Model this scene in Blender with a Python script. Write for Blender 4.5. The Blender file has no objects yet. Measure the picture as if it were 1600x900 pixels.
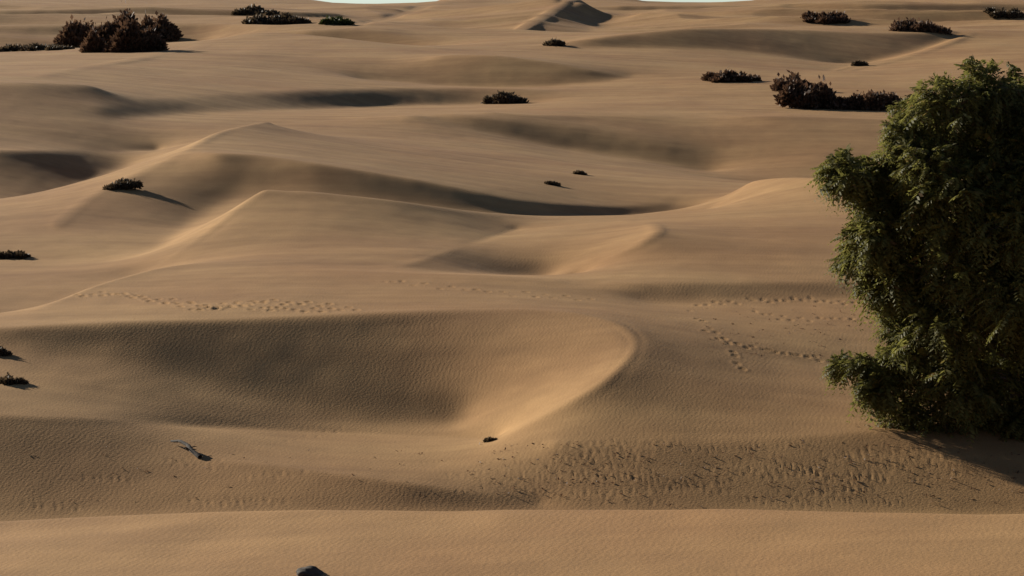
import bpy, math, random
import numpy as np

# ------------------------------------------------------------------ camera, sky, sun, exposure
ZC, FPX = 9.5, 4000.0                       # eye height (m), focal length in photo pixels (1600 wide)
PITCH = math.atan(430.0 / FPX)
SUN_EL, SUN_AZ = 18.5, 38.0                 # elevation; degrees behind the left-hand side
scene = bpy.context.scene
col = scene.collection
cam = bpy.data.cameras.new('camera')
cam.lens = 36.0 * FPX / 1600.0
cam.sensor_width = 36.0
cam.clip_start, cam.clip_end = 0.1, 20000.0
camo = bpy.data.objects.new('camera', cam)
camo.location = (0, 0, ZC)
camo.rotation_euler = (math.pi / 2 - PITCH, 0, 0)
col.objects.link(camo)
scene.camera = camo

el, az = math.radians(SUN_EL), math.radians(SUN_AZ)
sdir = np.array([-math.cos(az) * math.cos(el), math.sin(az) * math.cos(el), math.sin(el)])
world = bpy.data.worlds.new('World')
scene.world = world
world.use_nodes = True
wn = world.node_tree
bg = wn.nodes['Background']
sky = wn.nodes.new('ShaderNodeTexSky')
sky.sky_type = 'NISHITA'
sky.sun_disc = False
sky.sun_elevation = el
sky.sun_rotation = math.atan2(sdir[0], sdir[1])
sky.dust_density = 1.0
sky.altitude = 5000.0
sky.air_density = 1.0
wn.links.new(sky.outputs[0], bg.inputs[0])
bg.inputs[1].default_value = 0.055

sun = bpy.data.lights.new('sun', 'SUN')
sun.energy = 5.0
sun.angle = math.radians(1.0)
sun.color = (1.0, 0.93, 0.80)
suno = bpy.data.objects.new('sun', sun)
from mathutils import Vector
suno.rotation_euler = Vector((-sdir[0], -sdir[1], -sdir[2])).to_track_quat('-Z', 'Y').to_euler()
suno.location = (-60, 60, 60)
col.objects.link(suno)

vs = scene.view_settings
vs.view_transform = 'Standard'
vs.look = 'None'
vs.gamma = 1.0
vs.exposure = 0.6

# ------------------------------------------------------------------ helpers
rng = np.random.default_rng(7)
random.seed(7)
CP, SP = math.cos(PITCH), math.sin(PITCH)

def ray(px, py):
    """slope factors of the sight line through a photo pixel: x = t*D, z = ZC + k*D"""
    xn, yn = (px - 800.0) / FPX, (450.0 - py) / FPX
    dy = CP + yn * SP
    return xn / dy, (-SP + yn * CP) / dy

# ------------------------------------------------------------------ dune field: crest and foot lines
LINES = {}
SHARP = []

def P(px, py, z=None, D=None, s=None, of=None, dz=None):
    return (px, py, z, D, s, of, dz)

def interp_line(name, t):
    a = LINES[name]
    o = np.argsort(a[:, 0])
    return np.interp(t, a[o, 0], a[o, 1]), np.interp(t, a[o, 0], a[o, 2])

def line(name, pts, sharp=0.0):
    rows = []
    for (px, py, z, D, s, of, dz) in pts:
        t, k = ray(px, py)
        if dz is not None:                       # hidden ground: dz below the sight line at distance D
            z = ZC + k * D - dz
        elif D is not None:
            z = ZC + k * D
        elif z is not None:
            D = (z - ZC) / k
        else:
            Dp, zp = interp_line(of, t)
            D = (zp - s * Dp - ZC) / (k - s)
            z = ZC + k * D
        rows.append((t, D, z))
    a = np.array(rows)
    q = a.copy(); q[:, 1] = np.log(q[:, 1])
    out = []
    n = len(q)
    for i in range(n - 1):
        p0, p1, p2, p3 = q[max(i-1, 0)], q[i], q[i+1], q[min(i+2, n-1)]
        u = np.linspace(0, 1, 160, endpoint=(i == n - 2))[:, None]
        lin = p1 * (1-u) + p2 * u
        cr = 0.5 * ((2*p1) + (-p0+p2)*u + (2*p0-5*p1+4*p2-p3)*u*u + (-p0+3*p1-3*p2+p3)*u**3)
        out.append(0.25 * lin + 0.75 * cr)
    o = np.concatenate(out); o[:, 1] = np.exp(o[:, 1])
    LINES[name] = o
    SHARP.append((name, sharp))

# near dune that the view looks across
line('near_edge', [P(-300, 905, D=28.8), P(0, 905, D=28.4), P(800, 903, D=27.2), P(1600, 905, D=25.8), P(1900, 905, D=25.6)])
line('F1', [P(-300, 840, D=33.0), P(0, 814, D=32.8), P(200, 804, D=32.6), P(450, 797, D=32.0), P(800, 795, D=31.3),
            P(1200, 798, D=30.4), P(1600, 802, D=29.6), P(1900, 806, D=29.2)], 0.8)
line('V0', [P(-300, 840, D=37.5, dz=.35), P(0, 815, D=37.5, dz=.35), P(800, 797, D=37.5, dz=.35), P(1900, 808, D=37.5, dz=.35)])
line('V1', [P(-300, 840, D=43, dz=.1), P(0, 815, D=43, dz=.1), P(200, 804, D=43, dz=.1), P(450, 797, D=43, dz=.1),
            P(800, 797, D=43, dz=.1), P(1200, 799, D=43, dz=.1), P(1600, 802, D=43, dz=.1), P(1900, 806, D=43, dz=.1)])
line('L2', [P(300, 716, D=45.8), P(420, 727, D=45.1), P(550, 744, D=44.35), P(650, 757, D=43.95), P(770, 773, D=43.8), P(850, 787, D=43.7)], 0.6)
line('R', [P(-300, 640, D=46.9), P(0, 650, D=47.0), P(150, 655, D=47.5), P(330, 668, D=48.9), P(480, 674, D=49.6), P(600, 678, D=49.7), P(720, 684, D=49.3), P(780, 687, D=48.6)], 0.6)
line('S', [P(860, 690, s=.26, of='V1'), P(1000, 691, s=.28, of='V1'), P(1200, 686, s=.28, of='V1'), P(1370, 673, s=.27, of='V1'),
           P(1600, 668, s=.24, of='V1'), P(1900, 668, s=.24, of='V1')], 0.4)
line('B', [P(-300, 520, D=54), P(0, 512, D=53.6), P(60, 509, D=53.7), P(200, 503, D=54.0), P(400, 498, D=54.6), P(600, 488, D=55.4), P(740, 485, D=55.9),
           P(830, 484, D=55.9), P(900, 489, D=55.4), P(960, 504, D=54.2), P(985, 520, D=53.1), P(993, 534, D=52.2),
           P(985, 555, D=50.8), P(950, 590, D=49.0), P(900, 622, D=48.1), P(840, 654, D=47.7), P(780, 684, D=47.8)], 1.0)
line('BT', [P(-300, 545, s=.35, of='B'), P(0, 548, s=.36, of='B'), P(100, 556, s=.39, of='B'), P(200, 566, s=.385, of='B'), P(300, 590, s=.385, of='B'),
            P(400, 618, s=.385, of='B'), P(500, 643, s=.36, of='B'), P(640, 657, s=.35, of='B'), P(730, 667, s=.35, of='B')])
line('C', [P(780, 684, D=47.8), P(730, 705, D=46.9), P(680, 727, D=45.9)], 0.5)
line('G', [P(30, 497, z=2.85), P(130, 452, z=2.95), P(200, 430, z=3.0), P(260, 416, z=3.02), P(330, 410, z=3.05), P(450, 418, z=3.1), P(600, 425, z=3.12),
           P(760, 430, z=3.08), P(880, 438, z=2.98)], 0.5)
line('GH', [P(-60, 500, D=61, dz=.1), P(30, 492, D=61.5, dz=.25), P(130, 447, D=66, dz=.2), P(220, 422, D=69.5, dz=.12)])
line('EB', [P(-300, 408, D=74), P(0, 408, D=74), P(120, 406, D=74), P(210, 405, D=73)])
line('EC', [P(412, 293, D=78.5), P(385, 313, D=77.2), P(355, 338, D=75.3), P(320, 366, D=73.1), P(290, 388, D=71.2), P(265, 404, D=70)], 1.0)
line('ET', [P(235, 398, D=74.6), P(270, 372, D=79), P(300, 348, D=84), P(345, 320, D=87.5), P(385, 302, D=89)])
line('E', [P(412, 293, D=78.5), P(450, 296, D=78.4), P(500, 299, D=78.2), P(620, 313, D=78.2), P(740, 330, D=79.8), P(850, 338, D=82.6), P(930, 337, D=84.2), P(1020, 335, D=85.5), P(1095, 333, D=86)], 1.0)
line('C2', [P(1000, 344, z=3.15), P(1022, 351, z=3.42), P(1027, 360, z=3.5), P(1005, 378, z=3.34), P(940, 411, z=2.88), P(893, 436, z=2.5)], 1.0)
line('B2', [P(590, 421, z=3.06), P(640, 412, z=3.06), P(700, 392, z=3.06), P(770, 370, z=2.94), P(810, 358, z=2.9)], 0.6)
line('WT', [P(660, 424, z=2.97), P(720, 426, z=2.84), P(800, 431, z=2.52), P(860, 437, z=2.32)])
line('RM', [P(1270, 570, s=.05, of='S'), P(1400, 570, s=.03, of='S'), P(1900, 565, s=.03, of='S')])
line('RN', [P(1000, 472, D=60.6), P(1200, 470, D=61.5), P(1400, 468, D=62.3), P(1900, 465, D=63)])
line('RP', [P(930, 441, s=.16, of='RN'), P(1000, 441, s=.22, of='RN'), P(1200, 440, s=.22, of='RN'), P(1400, 438, s=.22, of='RN'), P(1900, 436, s=.2, of='RN')], 0.3)
line('XC', [P(1095, 333, D=86), P(1130, 311, D=90), P(1160, 291, D=92.5), P(1180, 281, D=92.5), P(1230, 277, D=89), P(1290, 278, D=86), P(1400, 282, D=84.5),
            P(1600, 286, D=84), P(1900, 290, D=84)], 0.9)
line('XG', [P(1170, 284, D=99, dz=.3), P(1230, 277, D=97, dz=.4), P(1400, 282, D=94, dz=.4), P(1900, 290, D=94, dz=.4)])
line('XH', [P(1150, 287, D=120, dz=.1), P(1200, 280, D=121, dz=.25), P(1400, 282, D=122, dz=.25), P(1900, 290, D=122, dz=.25)])
# second rank
line('TR', [P(400, 294, D=89, dz=.1), P(440, 297, D=88.6, dz=.12), P(500, 300, D=88.3, dz=.15), P(620, 314, D=88, dz=.12), P(740, 331, D=88, dz=.1), P(850, 339, D=89, dz=.1), P(930, 338, D=91, dz=.12), P(1020, 336, D=93, dz=.15), P(1090, 334, D=94, dz=.15)])
line('HL', [P(85, 352, D=80.5), P(110, 332, D=83), P(150, 304, D=86.5), P(220, 268, D=91), P(290, 236, D=94.4), P(340, 206, D=104), P(420, 188, D=113)], 0.8)
line('HS', [P(290, 238, D=94), P(340, 237, s=.33, of='ET'), P(400, 240, s=.35, of='TR'), P(480, 252, s=.38, of='TR'), P(560, 265, s=.38, of='TR'), P(660, 281, s=.38, of='TR'), P(750, 300, s=.38, of='TR'),
            P(820, 313, s=.34, of='TR'), P(900, 320, s=.28, of='TR'), P(980, 322, s=.24, of='TR'), P(1060, 318, s=.2, of='TR')], 0.4)
line('J', [P(-300, 236, D=108), P(0, 235, D=110), P(150, 236, D=116), P(250, 237, D=119)], 0.8)
line('JT', [P(-300, 330, s=.16, of='J'), P(0, 325, s=.16, of='J'), P(60, 318, s=.16, of='J'), P(130, 294, s=.16, of='J'), P(200, 262, s=.16, of='J')])
line('DT', [P(640, 177, D=133), P(760, 206, D=131.2), P(850, 227, D=130.5), P(950, 243, D=130), P(1050, 259, D=129), P(1120, 277, D=128)])
line('D2', [P(700, 175, D=134.5), P(760, 182, s=.34, of='DT'), P(850, 194, s=.3, of='DT'), P(950, 209, s=.3, of='DT'), P(1050, 225, s=.3, of='DT'), P(1120, 243, s=.28, of='DT')])
line('M', [P(760, 174, D=136.5), P(820, 179, s=.1, of='D2'), P(900, 180, s=.1, of='D2'), P(1000, 181, s=.12, of='D2'), P(1100, 182, s=.13, of='D2'), P(1200, 182, s=.13, of='XH'), P(1370, 186, s=.13, of='XH'), P(1600, 190, s=.13, of='XH'), P(1900, 192, s=.13, of='XH')], 0.7)
line('K', [P(150, 190, D=123), P(280, 180, D=134), P(400, 174, D=142), P(520, 171, D=152), P(640, 167, D=160), P(760, 163, D=163), P(850, 161, D=162)])
line('KC', [P(150, 165, D=127.5), P(300, 150, s=.1, of='K'), P(450, 142, s=.12, of='K'), P(600, 139, s=.19, of='K'), P(720, 138, s=.22, of='K'), P(850, 140, s=.16, of='K')])
line('MB', [P(900, 162, D=154), P(1000, 163, D=153), P(1200, 166, D=152), P(1400, 170, D=152), P(1900, 172, D=152)])
line('JB', [P(-300, 130, D=129), P(0, 128, D=131), P(150, 130, D=134)])
line('QT', [P(560, 128, D=178), P(640, 131, D=178), P(700, 136, D=177.5), P(780, 139, D=177), P(860, 137, D=177), P(940, 129, D=178), P(1000, 122, D=180)])
line('QS', [P(690, 86, s=.26, of='QT'), P(770, 86, s=.33, of='QT'), P(850, 96, s=.34, of='QT'), P(920, 109, s=.33, of='QT'), P(990, 121, D=181)], 0.6)
line('QL', [P(60, 118, D=148), P(150, 102, D=165), P(230, 88, D=182), P(310, 73, D=200), P(350, 60, D=211), P(390, 52, D=217), P(440, 50, D=217), P(520, 58, D=212), P(640, 73, D=203), P(690, 84, D=194)], 0.8)
line('QB', [P(390, 52, D=229, dz=1.3), P(450, 50, D=230, dz=1.6), P(520, 58, D=230, dz=1.6), P(640, 73, D=225, dz=1.3)])
line('QC', [P(-300, 122, D=144), P(0, 120, D=145), P(60, 119, D=147)])
line('LT', [P(-300, 85, D=235), P(0, 82, D=236), P(120, 82, D=238), P(250, 80, D=240), P(310, 70, D=244)])
line('MT', [P(700, 76, D=212), P(800, 72, D=214), P(870, 74, D=214)])
line('NT', [P(870, 74, D=207), P(1000, 76, D=209), P(1150, 80, D=211), P(1250, 92, D=211), P(1330, 103, D=212), P(1400, 88, D=217), P(1450, 73, D=223), P(1500, 58, D=230)])
line('NC', [P(870, 68, D=210), P(930, 59, s=.27, of='NT'), P(1000, 51, s=.27, of='NT'), P(1090, 44, s=.26, of='NT'), P(1250, 46, s=.19, of='NT'), P(1330, 50, s=.2, of='NT'), P(1400, 51, s=.18, of='NT'), P(1450, 50, s=.18, of='NT'), P(1500, 49, s=.18, of='NT')], 0.5)
line('NR', [P(1310, 112, D=194), P(1345, 103, D=201), P(1400, 91, D=208), P(1450, 76, D=217), P(1490, 60, D=226), P(1520, 48, D=234)], 0.9)
line('NX', [P(1600, 62, D=222), P(1900, 60, D=222)])
line('NY', [P(1500, 120, D=176), P(1600, 125, D=174), P(1900, 125, D=174)])
# far ridges up to the skyline
line('QD', [P(480, 49, D=235.5), P(540, 48, D=235.5), P(600, 51, D=234), P(660, 62, D=231)], 0.3)
line('A1', [P(-300, 40, D=249), P(0, 38, D=249), P(200, 33, D=252), P(330, 34, D=251), P(440, 40, D=242), P(500, 44, D=239), P(560, 39, D=246), P(590, 34, D=288), P(620, 27, D=308), P(655, 14, D=335), P(690, 3, D=362), P(740, -2, D=380)], 0.8)
line('A2', [P(800, 50, D=250), P(830, 34, D=264), P(860, 18, D=280), P(892, 0, D=300), P(905, -4, D=312)], 1.0)
line('A3', [P(860, 55, D=248), P(900, 52, D=256), P(930, 44, D=272), P(950, 34, D=292), P(970, 22, D=318)])
line('A4', [P(640, 50, D=265), P(700, 44, D=270), P(770, 48, D=256)])
line('A5', [P(930, 38, D=285), P(1040, 22, D=300), P(1180, 20, D=300), P(1350, 30, D=285), P(1600, 36, D=280), P(1900, 36, D=280)], 0.3)
line('U3T', [P(-300, 30, D=286), P(0, 29, D=286), P(200, 25, D=290), P(330, 27, D=291), P(450, 31, D=290), P(540, 29, D=296)])
line('U3C', [P(-300, 16, s=.34, of='U3T'), P(0, 17, s=.34, of='U3T'), P(200, 11, s=.34, of='U3T'), P(330, 14, s=.34, of='U3T'), P(450, 18, s=.34, of='U3T'), P(530, 20, s=.34, of='U3T')], 0.6)
line('U1T', [P(965, 18, D=328), P(1050, 19, D=330), P(1180, 17, D=334)])
line('U1C', [P(965, 8, s=.34, of='U1T'), P(1040, 10, s=.34, of='U1T'), P(1110, 11, s=.34, of='U1T'), P(1180, 9, s=.34, of='U1T')], 0.5)
line('U4T', [P(1230, 14, D=322), P(1350, 19, D=316), P(1480, 22, D=318), P(1600, 24, D=320), P(1900, 24, D=320)])
line('U4C', [P(1230, 6, s=.34, of='U4T'), P(1350, 6, s=.34, of='U4T'), P(1480, 7, s=.34, of='U4T'), P(1600, 6, s=.34, of='U4T'), P(1900, 6, s=.34, of='U4T')], 0.6)
line('SG', [P(535, 12, D=405), P(565, 25, D=405), P(620, 26, D=405), P(655, 15, D=405)])
line('SH', [P(1030, 13, D=405), P(1060, 26, D=405), P(1120, 27, D=405), P(1155, 13, D=405)])
line('SK', [P(-300, -25, D=470), P(0, -18, D=470), P(300, -12, D=470), P(450, -5, D=470), P(540, 7, D=470), P(565, 20, D=470), P(620, 20, D=470), P(660, 12, D=470), P(700, -6, D=470), P(800, -14, D=470), P(900, -12, D=470), P(1000, -1, D=470),
            P(1045, 20, D=470), P(1120, 22, D=470), P(1160, 3, D=470), P(1300, -16, D=470), P(1600, -28, D=470), P(1900, -28, D=470)], 0.3)
line('SB', [P(-300, 30, D=540), P(800, 30, D=540), P(1900, 30, D=540)])

# ---- relax a sheet through those lines on a (bearing, log distance) grid
PX0, PX1, DPX = -300.0, 1900.0, 3.0
NC = int((PX1 - PX0) / DPX) + 1
L0, L1, DL = math.log(26.0), math.log(540.0), 0.0025
NR = int((L1 - L0) / DL) + 1
tcol = (PX0 + DPX * np.arange(NC) - 800.0) / FPX
drow = np.exp(L0 + DL * np.arange(NR))

def raster(nr, nc, f):
    S = np.zeros((nr, nc)); Cn = np.zeros((nr, nc))
    for name, a in LINES.items():
        ci = np.rint(((a[:, 0] * FPX + 800 - PX0) / DPX) / f).astype(int)
        ri = np.rint((np.log(a[:, 1]) - L0) / DL / f).astype(int)
        m = (ci >= 0) & (ci < nc) & (ri >= 0) & (ri < nr)
        np.add.at(S, (ri[m], ci[m]), a[m, 2]); np.add.at(Cn, (ri[m], ci[m]), 1)
    return S, Cn

def solve():
    z = None
    for f, its in ((16, 600), (8, 300), (4, 200), (2, 140), (1, 90)):
        nr, nc = NR // f + 1, NC // f + 1
        S, Cn = raster(nr, nc, f)
        m = Cn > 0
        val = np.where(m, S / np.maximum(Cn, 1), 0)
        if z is None:
            z = np.full((nr, nc), 3.0)
        else:
            r = np.linspace(0, z.shape[0]-1, nr) if False else np.minimum(np.arange(nr) / 2.0, z.shape[0]-1)
            c = np.minimum(np.arange(nc) / 2.0, z.shape[1]-1)
            r0 = np.floor(r).astype(int); r1 = np.minimum(r0+1, z.shape[0]-1); fr = (r-r0)[:, None]
            c0 = np.floor(c).astype(int); c1 = np.minimum(c0+1, z.shape[1]-1); fc = (c-c0)[None]
            z = (z[r0][:, c0]*(1-fc)+z[r0][:, c1]*fc)*(1-fr) + (z[r1][:, c0]*(1-fc)+z[r1][:, c1]*fc)*fr
        wc = 6.0
        for _ in range(its):
            p = np.pad(z, 1, mode='edge')
            zn = (wc*(p[1:-1, :-2]+p[1:-1, 2:]) + p[:-2, 1:-1]+p[2:, 1:-1]) / (2*wc+2)
            z = np.where(m, val, z + 1.0*(zn - z))
    return z[:NR, :NC]

def gauss(a, sr, sc):
    for ax, s in ((0, sr), (1, sc)):
        if s <= 0: continue
        n = int(3*s+1); k = np.exp(-0.5*(np.arange(-n, n+1)/s)**2); k /= k.sum()
        pw = [(0, 0), (0, 0)]; pw[ax] = (n, n)
        p = np.pad(a, pw, mode='edge'); o = np.zeros_like(a)
        for i, kk in enumerate(k):
            o += kk * (p[i:i+a.shape[0]] if ax == 0 else p[:, i:i+a.shape[1]])
        a = o
    return a

Z = solve()

def refine(Z):
    """second pass: crest lines held at their exact place between two grid rows, so that they run clean"""
    S = np.zeros((NR, NC)); Cn = np.zeros((NR, NC))
    for name, sh in SHARP:
        a = LINES[name]
        cf = (a[:, 0]*FPX+800-PX0)/DPX; rf = (np.log(a[:, 1])-L0)/DL
        m = (cf > .5) & (cf < NC-1.5) & (rf > 6) & (rf < NR-8)
        cf, rf, z = cf[m], rf[m], a[m, 2]
        c = np.rint(cf).astype(int); f = np.floor(rf).astype(int); u = rf - f
        if sh <= 0:
            np.add.at(S, (np.rint(rf).astype(int), c), z); np.add.at(Cn, (np.rint(rf).astype(int), c), 1); continue
        def samp(r):
            i = np.floor(r).astype(int); w = r - i
            return Z[i, c]*(1-w) + Z[i+1, c]*w
        zf = z + (samp(rf-5)-z)/5*u; zb = z + (samp(rf+5)-z)/5*(1-u)
        np.add.at(S, (f, c), zf); np.add.at(Cn, (f, c), 1)
        np.add.at(S, (f+1, c), zb); np.add.at(Cn, (f+1, c), 1)
    m = Cn > 0; val = np.where(m, S/np.maximum(Cn, 1), 0); wc = 6.0
    for _ in range(60):
        p = np.pad(Z, 1, mode='edge')
        Z = np.where(m, val, (wc*(p[1:-1, :-2]+p[1:-1, 2:]) + p[:-2, 1:-1]+p[2:, 1:-1]) / (2*wc+2))
    return Z
Z = refine(Z)
mask = np.zeros((NR, NC))
for name, sh in SHARP:
    if sh <= 0: continue
    a = LINES[name]
    ci = np.rint((a[:, 0]*FPX+800-PX0)/DPX).astype(int); ri = np.rint((np.log(a[:, 1])-L0)/DL).astype(int)
    m = (ci >= 0) & (ci < NC) & (ri >= 0) & (ri < NR)
    mask[ri[m], ci[m]] = np.maximum(mask[ri[m], ci[m]], sh)
mk = np.clip(gauss(mask, 3.0, 3.0) * 12, 0, 1)
Zs = gauss(Z, 0.8, 1.6)
Zb = gauss(Z, 3, 4.5)
fz = np.clip((drow-110)/60, 0, 1)[:, None]
Zb = Zb*(1-fz) + gauss(Z, 1.3, 3.5)*fz
Z = Zs * mk + Zb * (1 - mk)
Z = gauss(Z, 0.6, 0.9)

# ---- value noise in world space
def vnoise(x, y, seed):
    xi = np.floor(x).astype(np.int64); yi = np.floor(y).astype(np.int64)
    fx = x - xi; fy = y - yi
    fx = fx*fx*fx*(fx*(fx*6-15)+10); fy = fy*fy*fy*(fy*(fy*6-15)+10)
    def h(a, b):
        v = (a*374761393 + b*668265263 + seed*982451653) & 0x7fffffff
        v = ((v ^ (v >> 13)) * 1274126177) & 0x7fffffff
        return ((v ^ (v >> 16)) & 0xffff) / 65535.0 - 0.5
    return (h(xi, yi)*(1-fx)+h(xi+1, yi)*fx)*(1-fy) + (h(xi, yi+1)*(1-fx)+h(xi+1, yi+1)*fx)*fy

XX = tcol[None, :] * drow[:, None]
YY = np.repeat(drow[:, None], NC, 1)
sc = np.clip(YY / 60.0, 0.5, 4.0)
calm = 1 - 0.7 * mk
Z += calm * (0.06*vnoise(XX/3.1, YY/4.3, 1) + 0.018*vnoise(XX/1.3+9, YY/1.9, 2) + 0.008*vnoise(XX/.5, YY/.7, 3))
far = np.clip((YY-110)/120, 0, 1)
Z += far * calm * (0.35*vnoise(XX/14, YY/22, 4) + 0.12*vnoise(XX/5, YY/9, 5))
far2 = np.clip((YY-232)/40, 0, 1) * np.clip((360-YY)/60, 0, 1)
rg = 1 - np.abs(2*vnoise(XX/38+5, YY/17 + XX/60, 6)) - .6
Z += far2 * calm * (1.6*rg + .5*(1-np.abs(2*vnoise(XX/17, YY/8+2, 7)) - .6))
lip = np.exp(-((YY-31.2)/2.2)**2)
Z += lip * (0.035*vnoise(XX/.9, YY/1.4, 21) + 0.05*vnoise(XX/2.7, YY/2, 22))

def pit(px, py, depth, rad):
    """a footprint: sunk oval with a slightly raised rim"""
    r, c = hit_cell(px, py)
    if r is None: return
    D = drow[r]
    hr, hc = int(rad*3/(D*DL))+2, int(rad*3/(D*DPX/FPX))+2
    r0, r1, c0, c1 = max(r-hr, 0), min(r+hr, NR), max(c-hc, 0), min(c+hc, NC)
    dx = XX[r0:r1, c0:c1]-XX[r, c]; dy = (YY[r0:r1, c0:c1]-YY[r, c])
    q = np.sqrt(dx*dx + (dy*0.75)**2)/rad
    Z[r0:r1, c0:c1] += depth*(-np.exp(-(q*1.25)**4) + 0.35*np.exp(-((q-1.35)/.35)**2))

def hit_cell(px, py):
    t, k = ray(px, py)
    c = int(round((t*FPX+800-PX0)/DPX))
    above = Z[:, c] >= ZC + k*drow
    above[:int((math.log(30.0)-L0)/DL)] &= py > 800
    i = np.argmax(above)
    if not above[i]: return None, None
    return int(i), c

def ground(px, py):
    """the visible ground point under a photo pixel"""
    r, c = hit_cell(px, py)
    return np.array([XX[r, c], YY[r, c], Z[r, c]])

feet = []
def trail(pts, step_px, depth, rad, wob=3.0):
    pts = np.array(pts, float)
    seg = np.linalg.norm(np.diff(pts, axis=0), axis=1); tot = seg.sum(); cum = np.concatenate([[0], np.cumsum(seg)])
    q = 0.0; i = 0
    while q < tot:
        x = np.interp(q, cum, pts[:, 0]); y = np.interp(q, cum, pts[:, 1])
        feet.append((x + rng.normal(0, 1.5), y + (1.6 if i % 2 else -1.6) + rng.normal(0, wob*.4), depth*rng.uniform(.6, 1.25), rad*rng.uniform(.8, 1.15)))
        q += step_px*rng.uniform(.75, 1.3); i += 1
trail([(120, 462), (200, 463), (290, 478), (380, 482), (470, 486), (560, 484)], 13, .045, .085)
trail([(160, 458), (260, 470), (330, 480), (420, 472), (520, 478)], 14, .045, .085)
trail([(300, 486), (360, 478), (410, 470), (430, 486)], 11, .05, .085)
trail([(600, 440), (660, 447), (720, 452), (930, 470)], 17, .03, .08)
trail([(1090, 478), (1180, 471), (1260, 470), (1340, 476), (1390, 486)], 12, .035, .075)
trail([(1105, 520), (1150, 540), (1200, 548), (1270, 560), (1330, 580)], 12, .035, .075)
trail([(1080, 490), (1120, 520), (1140, 545), (1160, 580)], 12, .03, .075)
trail([(1180, 490), (1240, 500), (1300, 498), (1370, 505)], 12, .03, .07)
for i in range(34):
    x0 = rng.uniform(700, 1450); y0 = rng.uniform(697, 785); a = rng.normal(0, .12)
    L = rng.uniform(60, 260)
    trail([(x0, y0), (min(x0+L*.5, 1590), np.clip(y0+a*L*.5+rng.normal(0, 5), 694, 790)), (min(x0+L, 1595), np.clip(y0+a*L, 694, 790))], rng.uniform(7, 15), rng.uniform(.006, .015), rng.uniform(.026, .048))
for i in range(8):
    x0 = rng.uniform(20, 450); y0 = rng.uniform(690, 790)
    trail([(x0, y0), (x0+90, y0+rng.normal(0, 8))], 14, .012, .05)
for f in feet: pit(*f)

# ------------------------------------------------------------------ the one ground sheet, all round the camera
def wild(x, y):
    """open dune field outside the lines"""
    r = np.hypot(x, y)
    base = 3.0 + 1.8*vnoise(x/34+3, y/60, 11) * 2 + 1.0*vnoise(x/13, y/21, 12)*1.6
    rise = np.clip((r-230)/260, 0, 1)*8
    return base + rise

def smooth(a, b, x):
    u = np.clip((x-a)/(b-a), 0, 1); return u*u*(3-2*u)

near_r = np.array([0.6, 1.2, 2, 3, 4.5, 6, 8, 10, 12.5, 15, 17.5, 20, 22, 24, 25.2])
far_r = np.array([560, 590, 640, 720, 850, 1050, 1400, 2000, 3000, 5000, 9000])
radii = np.concatenate([near_r, drow, far_r])
th_in = np.arctan(tcol)
edge = th_in[-1]
steps = []
v = .0012
acc = 0.0
while acc < math.pi - edge - .04:
    acc += v; steps.append(acc); v = min(v*1.09, .06)
steps = np.array(steps)
out_r = np.concatenate([edge + steps, (2*math.pi - edge - steps)[::-1]])
th = np.concatenate([th_in, out_r])            # bearings run clockwise from +y, full circle
NT = len(th)
RR = radii[:, None]; TH = th[None, :]
ct = np.cos(TH); inside = np.zeros(NT, bool); inside[:NC] = True
# in the fan, distance is measured along y; fade to a true radius outside it
ang = np.where(TH > math.pi, 2*math.pi-TH, TH); ang = np.abs(ang)
scale = np.where(ang <= edge+1e-9, 1/np.cos(np.minimum(ang, edge)), 1/math.cos(edge))
GX = RR*scale*np.sin(TH); GY = RR*scale*np.cos(TH)
NRn = len(near_r)
GZ = wild(GX, GY)
left_col, right_col = Z[:, 0], Z[:, -1]
wb = smooth(edge, edge+0.7, ang)
edgeprof = np.where(TH > math.pi, 0, 1)
gy = np.maximum(GY, drow[0])                  # beyond the fan the dunes carry on sideways
ez = np.where(edgeprof == 1, np.interp(gy, drow, right_col), np.interp(gy, drow, left_col))
GZ = GZ*wb + ez*(1-wb)
GZ[NRn:NRn+NR, :NC] = Z
# ground under and round the camera: the flank of the dune the viewer stands on
for i, r in enumerate(near_r):
    top = np.interp(r, [0, 2, 10, 20, 26], [7.85, 7.75, 5.75, 4.0, 3.35])
    e = GZ[NRn]
    u = smooth(4, 26, np.array([r]))[0]
    GZ[i] = top*(1-u) + (e + (top-3.35))*u
for j in range(len(far_r)):
    i = NRn+NR+j
    u = smooth(540, 1400, far_r[j:j+1])[0]
    GZ[i] = GZ[NRn+NR-1]*(1-u) + (-2.0)*u
NRA = len(radii)
verts = np.stack([GX, GY, GZ], -1).reshape(-1, 3)
ii, jj = np.meshgrid(np.arange(NRA-1), np.arange(NT), indexing='ij')
jn = (jj+1) % NT
quads = np.stack([ii*NT+jj, ii*NT+jn, (ii+1)*NT+jn, (ii+1)*NT+jj], -1).reshape(-1, 4)[:, ::-1]
# centre fan
cidx = len(verts)
verts = np.vstack([verts, [[0, 0, 7.86]]])

def mesh_np(name, V, faces_list):
    """faces_list: arrays (n,3) or (n,4)"""
    me = bpy.data.meshes.new(name)
    V = np.ascontiguousarray(V, np.float32)
    me.vertices.add(len(V)); me.vertices.foreach_set('co', V.ravel())
    loops = np.concatenate([f.ravel() for f in faces_list]).astype(np.int32)
    counts = np.concatenate([np.full(len(f), f.shape[1]) for f in faces_list]).astype(np.int32)
    starts = np.concatenate([[0], np.cumsum(counts)[:-1]]).astype(np.int32)
    me.loops.add(len(loops)); me.loops.foreach_set('vertex_index', loops)
    me.polygons.add(len(counts)); me.polygons.foreach_set('loop_start', starts)
    me.update(calc_edges=True); me.validate()
    return me

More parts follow.
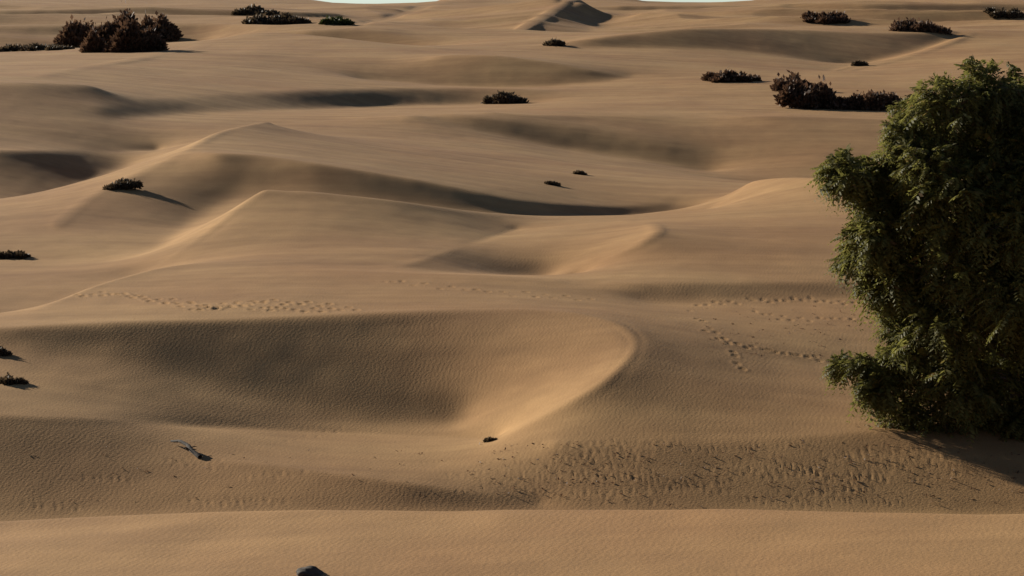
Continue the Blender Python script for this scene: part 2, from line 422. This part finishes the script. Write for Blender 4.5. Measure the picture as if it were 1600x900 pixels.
def link(name, me, mat, parent=None, smooth_shade=False):
    o = bpy.data.objects.new(name, me); col.objects.link(o)
    if mat and not me.materials: me.materials.append(mat)
    if smooth_shade: me.polygons.foreach_set('use_smooth', np.ones(len(me.polygons), bool))
    if parent: o.parent = parent
    return o

# ------------------------------------------------------------------ materials
def newmat(name):
    m = bpy.data.materials.new(name); m.use_nodes = True
    nt = m.node_tree
    return m, nt, nt.nodes['Principled BSDF']

def sand_material():
    m, nt, b = newmat('sand')
    N, Lk = nt.nodes, nt.links
    b.inputs['Roughness'].default_value = 0.95
    b.inputs['Specular IOR Level'].default_value = 0.15
    geo = N.new('ShaderNodeNewGeometry')
    def noise(scale, detail=4, vec=None, rough=.55):
        n = N.new('ShaderNodeTexNoise'); n.inputs['Scale'].default_value = scale
        n.inputs['Detail'].default_value = detail; n.inputs['Roughness'].default_value = rough
        Lk.new(vec or geo.outputs['Position'], n.inputs['Vector']); return n
    n1 = noise(.13, 4); n2 = noise(1.7, 5); n3 = noise(22, 3)
    r = N.new('ShaderNodeValToRGB')
    r.color_ramp.elements[0].position = .3; r.color_ramp.elements[1].position = .72
    r.color_ramp.elements[0].color = (.350, .187, .078, 1)
    r.color_ramp.elements[1].color = (.434, .260, .111, 1)
    Lk.new(n1.outputs['Fac'], r.inputs[0])
    mx = N.new('ShaderNodeMix'); mx.data_type = 'RGBA'; mx.blend_type = 'MULTIPLY'
    r2 = N.new('ShaderNodeValToRGB')
    r2.color_ramp.elements[0].position = .35; r2.color_ramp.elements[1].position = .65
    r2.color_ramp.elements[0].color = (.92, .915, .91, 1); r2.color_ramp.elements[1].color = (1, 1, 1, 1)
    Lk.new(n2.outputs['Fac'], r2.inputs[0])
    mx.inputs['Factor'].default_value = 1
    ms = N.new('ShaderNodeMapping'); ms.inputs['Scale'].default_value = (.10, .75, 1.5)
    ms.inputs['Rotation'].default_value = (0, 0, math.radians(8))
    Lk.new(geo.outputs['Position'], ms.inputs['Vector'])
    n4 = noise(1.0, 5, ms.outputs[0], .6)
    r4 = N.new('ShaderNodeValToRGB'); r4.color_ramp.elements[0].position = .32; r4.color_ramp.elements[1].position = .68
    r4.color_ramp.elements[0].color = (.80, .78, .76, 1); r4.color_ramp.elements[1].color = (1.06, 1.06, 1.05, 1)
    Lk.new(n4.outputs['Fac'], r4.inputs[0])
    mx4 = N.new('ShaderNodeMix'); mx4.data_type = 'RGBA'; mx4.blend_type = 'MULTIPLY'; mx4.inputs['Factor'].default_value = 1
    Lk.new(mx.outputs['Result'], mx4.inputs['A']); Lk.new(r4.outputs[0], mx4.inputs['B'])
    Lk.new(r.outputs[0], mx.inputs['A']); Lk.new(r2.outputs[0], mx.inputs['B'])
    n5 = noise(48, 2)
    r5 = N.new('ShaderNodeValToRGB'); r5.color_ramp.elements[0].position = .3; r5.color_ramp.elements[1].position = .7
    r5.color_ramp.elements[0].color = (.86, .85, .84, 1); r5.color_ramp.elements[1].color = (1.06, 1.06, 1.06, 1)
    Lk.new(n5.outputs['Fac'], r5.inputs[0])
    mx5 = N.new('ShaderNodeMix'); mx5.data_type = 'RGBA'; mx5.blend_type = 'MULTIPLY'; mx5.inputs['Factor'].default_value = 1
    Lk.new(mx4.outputs['Result'], mx5.inputs['A']); Lk.new(r5.outputs[0], mx5.inputs['B'])
    Lk.new(mx5.outputs['Result'], b.inputs['Base Color'])
    # wind ripples + grains
    mp = N.new('ShaderNodeMapping'); mp.inputs['Rotation'].default_value = (0, 0, math.radians(14))
    Lk.new(geo.outputs['Position'], mp.inputs['Vector'])
    w = N.new('ShaderNodeTexWave'); w.inputs['Scale'].default_value = 3.0; w.inputs['Distortion'].default_value = 9.0
    w.inputs['Detail'].default_value = 2; w.inputs['Detail Scale'].default_value = .8
    Lk.new(mp.outputs[0], w.inputs['Vector'])
    nm = noise(.22, 3); nmr = N.new('ShaderNodeMapRange')
    nmr.inputs['From Min'].default_value = .3; nmr.inputs['From Max'].default_value = .6
    Lk.new(nm.outputs['Fac'], nmr.inputs['Value'])
    ml = N.new('ShaderNodeMath'); ml.operation = 'MULTIPLY'
    Lk.new(w.outputs['Fac'], ml.inputs[0]); Lk.new(nmr.outputs[0], ml.inputs[1])
    bp = N.new('ShaderNodeBump'); bp.inputs['Strength'].default_value = .10; bp.inputs['Distance'].default_value = .01
    Lk.new(ml.outputs[0], bp.inputs['Height'])
    bp2 = N.new('ShaderNodeBump'); bp2.inputs['Strength'].default_value = .4; bp2.inputs['Distance'].default_value = .02
    Lk.new(n3.outputs['Fac'], bp2.inputs['Height']); Lk.new(bp.outputs[0], bp2.inputs['Normal'])
    Lk.new(bp2.outputs[0], b.inputs['Normal'])
    return m

def leaf_material(name, c1, c2, trans=.35):
    m, nt, b = newmat(name)
    N, Lk = nt.nodes, nt.links
    b.inputs['Roughness'].default_value = .6
    b.inputs['Specular IOR Level'].default_value = .25
    geo = N.new('ShaderNodeNewGeometry')
    r = N.new('ShaderNodeValToRGB')
    r.color_ramp.elements[0].color = (*c1, 1); r.color_ramp.elements[1].color = (*c2, 1)
    Lk.new(geo.outputs['Random Per Island'], r.inputs[0])
    Lk.new(r.outputs[0], b.inputs['Base Color'])
    t = N.new('ShaderNodeBsdfTranslucent'); Lk.new(r.outputs[0], t.inputs[0])
    mix = N.new('ShaderNodeMixShader'); mix.inputs[0].default_value = trans
    Lk.new(b.outputs[0], mix.inputs[1]); Lk.new(t.outputs[0], mix.inputs[2])
    Lk.new(mix.outputs[0], N['Material Output'].inputs[0])
    return m

def bark_material(name, c1, c2):
    m, nt, b = newmat(name)
    N, Lk = nt.nodes, nt.links
    b.inputs['Roughness'].default_value = .9
    n = N.new('ShaderNodeTexNoise'); n.inputs['Scale'].default_value = 9; n.inputs['Detail'].default_value = 6
    g = N.new('ShaderNodeTexCoord'); Lk.new(g.outputs['Object'], n.inputs['Vector'])
    r = N.new('ShaderNodeValToRGB'); r.color_ramp.elements[0].position = .35; r.color_ramp.elements[1].position = .7
    r.color_ramp.elements[0].color = (*c1, 1); r.color_ramp.elements[1].color = (*c2, 1)
    Lk.new(n.outputs['Fac'], r.inputs[0]); Lk.new(r.outputs[0], b.inputs['Base Color'])
    bp = N.new('ShaderNodeBump'); bp.inputs['Strength'].default_value = .7; bp.inputs['Distance'].default_value = .02
    Lk.new(n.outputs['Fac'], bp.inputs['Height']); Lk.new(bp.outputs[0], b.inputs['Normal'])
    return m

MAT_SAND = sand_material()
fan = np.stack([np.full(NT, cidx), (np.arange(NT)+1) % NT, np.arange(NT)], -1)
gme = mesh_np('ground', verts, [quads, fan])
gnd = link('ground', gme, MAT_SAND, smooth_shade=True)
gnd['kind'] = 'structure'

# ------------------------------------------------------------------ plants
def tube(V, F, pts, radii, sides=7):
    """append a tapered tube along pts"""
    pts = np.asarray(pts, float); n = len(pts); base = sum(len(v) for v in V)
    tan = np.gradient(pts, axis=0); tan /= np.linalg.norm(tan, axis=1)[:, None] + 1e-9
    ref = np.array([0.3, 1, 0.1]); ref /= np.linalg.norm(ref)
    a = np.cross(tan, ref); a /= np.linalg.norm(a, axis=1)[:, None] + 1e-9
    b = np.cross(tan, a)
    ph = np.linspace(0, 2*math.pi, sides, endpoint=False)
    ring = pts[:, None] + np.asarray(radii)[:, None, None]*(a[:, None]*np.cos(ph)[None, :, None] + b[:, None]*np.sin(ph)[None, :, None])
    V.append(ring.reshape(-1, 3))
    i, j = np.meshgrid(np.arange(n-1), np.arange(sides), indexing='ij'); jn = (j+1) % sides
    F.append((base + np.stack([i*sides+j, i*sides+jn, (i+1)*sides+jn, (i+1)*sides+j], -1)).reshape(-1, 4))

def curve(p0, p1, bend, n=9, r=None):
    u = np.linspace(0, 1, n)[:, None]
    p = p0*(1-u) + p1*u + np.sin(u*math.pi)*np.asarray(bend)
    if r is not None: p[1:-1] += r.normal(0, 1, (n-2, 3))*np.linalg.norm(p1-p0)*.012
    return p

def unit(v): return v/(np.linalg.norm(v, axis=-1, keepdims=True)+1e-9)

def pinnate(base, d, length, droop, r, pairs=8):
    """feathery compound leaves: arrays of leaf bases and directions -> leaflet diamonds"""
    n = len(base)
    s = unit(np.cross(d, np.array([0, 0, 1.0])) + r.normal(0, .25, (n, 3)))
    u = (np.arange(pairs)+.6)/pairs
    L = length[:, None, None]
    mid = base[:, None] + d[:, None]*(u[None, :, None]*L) + np.array([0, 0, -1.0])*(droop[:, None, None]*(u**2)[None, :, None]*L)
    tang = unit(d[:, None] + np.array([0, 0, -1.0])*(2*droop[:, None, None]*u[None, :, None]))
    ll = (length[:, None]*.30*np.sin(np.clip(u*.85+.18, 0, 1)*math.pi)[None])[..., None]
    out = []
    for sg in (-1, 1):
        side = unit(sg*s[:, None] + .45*tang + np.array([0, 0, -.35]) + r.normal(0, .12, mid.shape))
        tip = mid + side*ll
        w = unit(np.cross(side, tang + r.normal(0, .3, tang.shape)))
        w = unit(tang*.9 + w*.45)*ll*.23
        m = mid + side*ll*.5
        out.append(np.stack([mid, m+w, tip, m-w], 2))
    q = np.concatenate(out, 1).reshape(-1, 4, 3)
    return q

def quads_mesh(name, q):
    V = q.reshape(-1, 3)
    F = np.arange(len(V)).reshape(-1, 4)
    return mesh_np(name, V, [F])

MAT_LEAF = leaf_material('tree_leaf', (.085, .084, .020), (.26, .225, .055), .55)
_e = [n for n in MAT_LEAF.node_tree.nodes if n.type == 'VALTORGB'][0].color_ramp.elements.new(.93)
_e.color = (.20, .185, .05, 1)
[n for n in MAT_LEAF.node_tree.nodes if n.type == 'VALTORGB'][0].color_ramp.elements[2].color = (.17, .10, .04, 1)
MAT_BARK = bark_material('tree_bark', (.05, .035, .024), (.13, .095, .065))
MAT_BUSH = leaf_material('bush_leaf_dark', (.048, .034, .020), (.12, .082, .046), .35)
MAT_BUSH_GREEN = leaf_material('bush_leaf_green', (.035, .045, .012), (.08, .085, .028), .25)
MAT_BUSH_RED = leaf_material('bush_leaf_red', (.075, .042, .024), (.17, .095, .055), .35)
MAT_TWIG = bark_material('dry_twig', (.04, .028, .018), (.11, .075, .05))

def empty(name, loc, label, cat, group=None):
    o = bpy.data.objects.new(name, None); col.objects.link(o)
    o.location = loc; o.empty_display_size = .2
    o['label'] = label; o['category'] = cat
    if group: o['group'] = group
    return o

def at(px, py, D):
    t, k = ray(px, py)
    return np.array([t*D, D, ZC+k*D])

def big_tree():
    r = np.random.default_rng(21)
    D = 47.0
    x0 = at(1650, 700, D)[0]
    c = int(round((x0/D*FPX+800-PX0)/DPX)); rr = int(round((math.log(D)-L0)/DL))
    base = np.array([x0, D, Z[rr, c]-.15])
    root = empty('feathery_tree', base, 'large dark green tree with drooping feathery leaves at the right edge', 'tree')
    # crown: clumps set at the ends of limbs.  (px, py, depth offset, radius px)
    cl = [(1545, 150, .0, 62), (1480, 165, -.5, 58), (1435, 185, .4, 44), (1415, 212, -.3, 34), (1500, 225, .8, 75), (1590, 185, .6, 78),
          (1450, 265, -.9, 62), (1370, 285, .1, 46), (1325, 278, -.3, 34), (1318, 262, .6, 26), (1405, 320, .7, 55), (1490, 320, -1.0, 78), (1570, 290, -.6, 85),
          (1375, 375, -.4, 48), (1345, 400, .3, 32), (1440, 400, .5, 70), (1520, 420, -1.0, 85), (1600, 390, .4, 90), (1380, 445, .0, 38),
          (1425, 480, .6, 52), (1490, 510, -.8, 75), (1565, 520, .2, 85), (1440, 545, -.2, 48), (1395, 575, .3, 34), (1350, 572, -.2, 24), (1312, 572, .2, 15), (1405, 520, .2, 30), (1412, 445, -.3, 40), (1408, 250, .3, 38), (1372, 330, -.2, 34), (1400, 345, .4, 36),
          (1372, 606, -.4, 24), (1440, 610, .5, 58), (1510, 600, -.7, 70), (1580, 620, .0, 75), (1415, 650, .0, 36), (1470, 660, -.3, 42), (1530, 660, .4, 46), (1585, 672, -.2, 46),
          (1672, 180, .3, 80), (1680, 230, -.8, 105), (1690, 340, .9, 110), (1680, 450, -.9, 105), (1670, 560, .8, 100), (1665, 640, -.3, 70),
          (1770, 225, .2, 95), (1790, 300, -.5, 115), (1790, 420, .6, 115), (1780, 540, -.3, 105), (1870, 260, .4, 90), (1890, 390, -.2, 95), (1870, 510, .3, 85),
          (1590, 300, 1.6, 95), (1620, 460, 1.7, 100), (1560, 590, 1.4, 75), (1500, 380, 1.5, 70), (1720, 380, 1.9, 110), (1720, 300, -1.9, 100), (1640, 480, -1.8, 95), (1590, 360, -1.6, 80), (1560, 470, -1.5, 70)]
    k = D/FPX
    cen = np.array([at(px, py, D+dd) for px, py, dd, _ in cl]); rad = np.array([q*k for *_, q in cl])
    # trunk with limbs
    V, F = [], []
    fork = np.array([x0+.1, D, base[2]+2.2])
    tube(V, F, curve(base, fork, (.12, 0, 0), 10, r), np.linspace(.26, .17, 10), 10)
    top = np.array([x0+.25, D+.1, base[2]+5.9])
    tube(V, F, curve(fork, top, (-.2, .1, 0), 12, r), np.linspace(.17, .05, 12), 9)
    tr = link('trunk', mesh_np('trunk', np.vstack(V), F), MAT_BARK, root, True); tr.location = -base
    V, F = [], []
    q = []
    stem = np.vstack([curve(base, fork, (.12, 0, 0), 12), curve(fork, top, (-.2, .1, 0), 20)])
    for ci in range(len(cl)):
        cpt = cen[ci]; rd = rad[ci]
        j = int(np.clip(np.argmin(np.linalg.norm((stem-cpt)*[1, 1, 1], axis=1)) - 6, 3, len(stem)-1))
        dist = np.linalg.norm(cpt-stem[j])
        pth = curve(stem[j], cpt, (0, 0, .12*dist), 10, r)
        tube(V, F, pth, np.linspace(.055, .018, 10)*(.6+.25*rd), 6)
        lsc = r.uniform(.75, 1.3)
        ntw = int(24 + 105*rd*rd)
        dirs = unit(r.normal(0, 1, (ntw, 3)) + np.array([-.25, 0, .15]))
        ln = rd*r.uniform(.35, 1.0, ntw)**.6
        for w in range(ntw):
            s0 = cpt + r.normal(0, .12, 3)*rd
            e0 = s0 + dirs[w]*ln[w]*[1, 1, .8]
            tw = curve(s0, e0, (0, 0, .10*ln[w]), 5)
            if w % 2 == 0: tube(V, F, tw, np.linspace(.011, .004, 5), 3)
            nl = 7
            uu = r.uniform(.3, 1.05, nl)
            b = s0*(1-uu[:, None]) + e0*uu[:, None] + np.sin(uu*math.pi)[:, None]*np.array([0, 0, .10*ln[w]])
            dd = unit(dirs[w]*.75 + r.normal(0, .55, (nl, 3)) + np.array([0, 0, -.05]))
            q.append(pinnate(b, dd, r.uniform(.22, .46, nl)*lsc, r.uniform(.3, 1.0, nl), r, 8))
    lb = link('limbs', mesh_np('limbs', np.vstack(V), F), MAT_BARK, root, True); lb.location = -base
    cr = link('crown', quads_mesh('crown', np.concatenate(q)), MAT_LEAF, root); cr.location = -base
    cr['kind'] = 'stuff'
    return len(np.concatenate(q))
print('tree leaflets', big_tree())

def shrub(name, label, px, py, wpx, hpx, mat, seed, group='shrubs scattered over the dunes', cat='shrub', tilt=0.0, dense=1.0, depth=.6, upright=.5):
    """low desert shrub: a mound of many small leaf blades on a few stems.  wpx, hpx: its size in photo pixels"""
    r = np.random.default_rng(seed)
    g = ground(px, py); D = g[1]; k = D/FPX
    W, H = wpx*k, hpx*k
    root = empty(name, g - [0, 0, .02], label, cat, group)
    # mounds
    nm = 5 + int(wpx/14)
    mu = np.stack([np.linspace(-.42, .42, nm)*W + r.normal(0, .04, nm)*W, r.normal(0, .25, nm)*W*depth, np.zeros(nm)], -1)
    mh = H*r.uniform(.3, 1.0, nm)*(1-.6*np.abs(mu[:, 0]/(W*.5))**2); mh *= H*.95/mh.max()
    mr = W/nm*r.uniform(.9, 1.6, nm) + .12*H
    V, F = [], []
    n = int(np.clip(dense*(400 + 3.0*wpx*hpx), 300, 9000))
    m = r.integers(0, nm, n)
    d = unit(r.normal(0, 1, (n, 3))); d[:, 2] = np.abs(d[:, 2])
    rad = r.uniform(.05, 1.0, n)**.45 * (1 + .25*r.normal(0, 1, n)*(r.uniform(0, 1, n) < .25))
    p = mu[m] + d*rad[:, None]*np.stack([mr[m], mr[m]*.8, mh[m]], -1)
    def gz(x, y):
        c = np.clip(np.rint(((g[0]+x)/(g[1]+y)*FPX+800-PX0)/DPX).astype(int), 0, NC-1)
        rr = np.clip(np.rint((np.log(g[1]+y)-L0)/DL).astype(int), 0, NR-1)
        return Z[rr, c] - g[2]
    p[:, 2] += gz(p[:, 0], p[:, 1])*.9 + tilt*p[:, 0]
    ln = (k*4.2*r.uniform(.5, 1.6, n)*(1 + hpx/60))[:, None]
    ax = unit(d + r.normal(0, .6, (n, 3)) + [0, 0, upright])
    sd = unit(np.cross(ax, r.normal(0, 1, (n, 3))))*ln*.28
    q = np.stack([p, p+ax*ln*.5+sd, p+ax*ln, p+ax*ln*.5-sd], 1)
    fo = link('foliage', quads_mesh('foliage', q), mat, root); fo['kind'] = 'stuff'
    for i in range(nm):
        V, F = [], []
        a = np.array([mu[i, 0]*.8, mu[i, 1]*.8, gz(mu[i:i+1, 0]*.8, mu[i:i+1, 1]*.8)[0]*.9 - .03])
        b = np.array([mu[i, 0], mu[i, 1], a[2] + mh[i]*.85])
        tube(V, F, curve(a, b, (r.normal(0, .1)*H, 0, 0), 5), np.linspace(.05, .018, 5)*H, 5)
        link('stem', mesh_np('stem', np.vstack(V), F), MAT_TWIG, root, True)
    return root

DR = leaf_material('bush_leaf_dark_red', (.055, .030, .017), (.13, .070, .040), .35)
DK, GR, RD = MAT_BUSH, MAT_BUSH_GREEN, MAT_BUSH_RED
shrub('shrub', 'small round dark shrub alone on the pale dune in the upper middle', 790, 162, 50, 17, DK, 101)
shrub('shrub', 'long low dark shrub left of the larger dark shrubs on the right slope', 1141, 128, 72, 16, DR, 102)
shrub('shrub', 'small dark shrub at the upper end of the dark slanting clump', 1240, 142, 56, 24, DR, 103)
shrub('shrub', 'large dark brown shrub slanting down the dune left of the tree top', 1268, 170, 92, 40, DR, 104, tilt=-.14, dense=1.3)
shrub('shrub', 'wide low dark shrub just left of the tree top', 1362, 171, 120, 26, DR, 105, dense=1.2)
shrub('shrub', 'tiny dark shrub at the foot of the reddish far dune', 866, 72, 26, 8, DK, 106)
shrub('shrub', 'flat dark shrub high on the far right dunes below the skyline', 1290, 34, 60, 12, DR, 107)
shrub('shrub', 'reddish brown shrub on the far right dune crest', 1430, 49, 84, 16, RD, 108)
shrub('shrub', 'tiny dark tuft where the far right ridge begins', 1342, 103, 16, 6, DK, 109)
shrub('shrub', 'dark low shrub on the sunlit ridge at upper left', 190, 296, 50, 12, DK, 110, tilt=.2)
shrub('shrub', 'dark low shrub cut by the left edge beside the lit ridge', 16, 403, 56, 9, DK, 111)
shrub('shrub', 'small dark shrub at the left edge, upper of two', 2, 556, 18, 12, DK, 112)
shrub('shrub', 'small dark shrub at the left edge, lower of two', 18, 600, 34, 10, DK, 113)
shrub('shrub', 'thin dark shrub strip high on the upper left dunes, nearest the skyline', 400, 22, 62, 8, DK, 114)
shrub('shrub', 'long dark shrub strip on the upper left dunes below a thinner one', 432, 38, 92, 14, DK, 115)
shrub('shrub', 'yellow green low shrub right of the long dark strip under the skyline', 528, 38, 42, 9, GR, 116)
shrub('shrub', 'tiny dark tuft on the wide middle dune, right one of a pair', 905, 273, 14, 3, DK, 117)
shrub('shrub', 'tiny dark tuft on the wide middle dune, left one of a pair', 864, 289, 16, 3, DK, 118)
shrub('shrub', 'tiny dark tuft at the lower end of the bright curved crest', 765, 690, 14, 5, DK, 119)
shrub('shrub', 'small dark shrub at the far right top edge', 1570, 26, 46, 9, DK, 121)
# thicket at the upper left
TG = 'thicket at the upper left'
shrub('bush', 'dark blocky bush, biggest and front one of the upper left thicket', 214, 81, 72, 50, DR, 130, TG, 'bush', dense=1.7, depth=.5)
shrub('bush', 'round topped dark bush at the back of the upper left thicket', 186, 64, 56, 40, DR, 131, TG, 'bush', dense=1.4)
shrub('bush', 'reddish brown bush at the right end of the upper left thicket', 246, 60, 52, 32, RD, 132, TG, 'bush', dense=1.2)
shrub('bush', 'reddish bush at the left end of the upper left thicket', 126, 72, 56, 34, RD, 133, TG, 'bush', dense=1.0)
shrub('bush', 'small reddish bush at the lower left foot of the upper left thicket', 148, 82, 26, 32, RD, 134, TG, 'bush', dense=1.2)
shrub('shrub', 'long low dark scrub left of the thicket at the left edge', 50, 79, 110, 8, DK, 135)

# dead branch lying on the sand
def dead_branch():
    r = np.random.default_rng(5)
    a, b = ground(268, 696), ground(312, 717)
    V, F = [], []
    root = (a+b)/2
    a = a + [0, 0, .05]; b = b + [0, 0, .03]
    tube(V, F, curve(a-root, b-root, (0, 0, .10), 9, r), np.linspace(.02, .05, 9), 6)
    m = (a*.4+b*.6)-root
    for e in ((.14, .1, .06), (-.05, -.14, .08), (.16, -.06, .02)):
        tube(V, F, curve(m, m+np.array(e), (0, 0, .03), 5, r), np.linspace(.018, .006, 5), 5)
    o = link('dead_branch', mesh_np('dead_branch', np.vstack(V), F), bark_material('dead_wood', (.018, .012, .008), (.04, .027, .018)), None, True)
    o.location = root
    o['label'] = 'dark dead branch lying on the sand at lower left'; o['category'] = 'branch'
dead_branch()

# half-buried stone at the bottom edge
def stone():
    import bmesh
    g = ground(482, 899)
    bm = bmesh.new(); bmesh.ops.create_icosphere(bm, subdivisions=4, radius=1)
    for v in bm.verts:
        c = v.co
        f = 1 + .16*math.sin(3.1*c.x+1)*math.cos(2.3*c.y) + .10*math.sin(5.3*c.z+2*c.x) + .05*math.sin(11*c.y+4*c.x)
        v.co = Vector((c.x*f*.17, c.y*f*.13, c.z*f*.085))
    me = bpy.data.meshes.new('stone'); bm.to_mesh(me); bm.free()
    o = link('stone', me, bark_material('dark_stone', (.035, .025, .016), (.075, .052, .034)), None, True)
    o.location = g + [0, 0, .0]
    o['label'] = 'dark half buried stone at the bottom edge of the near dune'; o['category'] = 'stone'
stone()

# plant litter on the trampled slopes
def litter():
    r = np.random.default_rng(8)
    q = []
    spots = [(r.uniform(720, 1600), 692+r.beta(1.4, 1.5)*100) for _ in range(480)]
    spots += [(1085+r.beta(1.6, 1.6)*260, 466+r.beta(1.4, 1.8)*110) for _ in range(110)]
    spots += [(r.uniform(40, 700), r.uniform(700, 795)) for _ in range(45)]
    for px, py in spots:
        rc = hit_cell(px, py)
        if rc[0] is None: continue
        p = np.array([XX[rc], YY[rc], Z[rc]])
        for _ in range(r.integers(2, 6)):
            ax = unit(r.normal(0, 1, 3)*[1, 1, .35]); ax[2] = abs(ax[2])
            ln = r.uniform(.015, .035)*r.choice([1, 1, 1, 2.2]); sd = unit(np.cross(ax, r.normal(0, 1, 3)))*ln*.22
            b = p + r.normal(0, .03, 3)*[1, 1, 0] + [0, 0, .005]
            q.append(np.stack([b, b+ax*ln*.5+sd, b+ax*ln, b+ax*ln*.5-sd]))
    o = link('plant_litter', quads_mesh('plant_litter', np.array(q)), MAT_BUSH_RED)
    o['kind'] = 'stuff'; o['label'] = 'dry plant litter strewn over trampled sand'; o['category'] = 'litter'
litter()
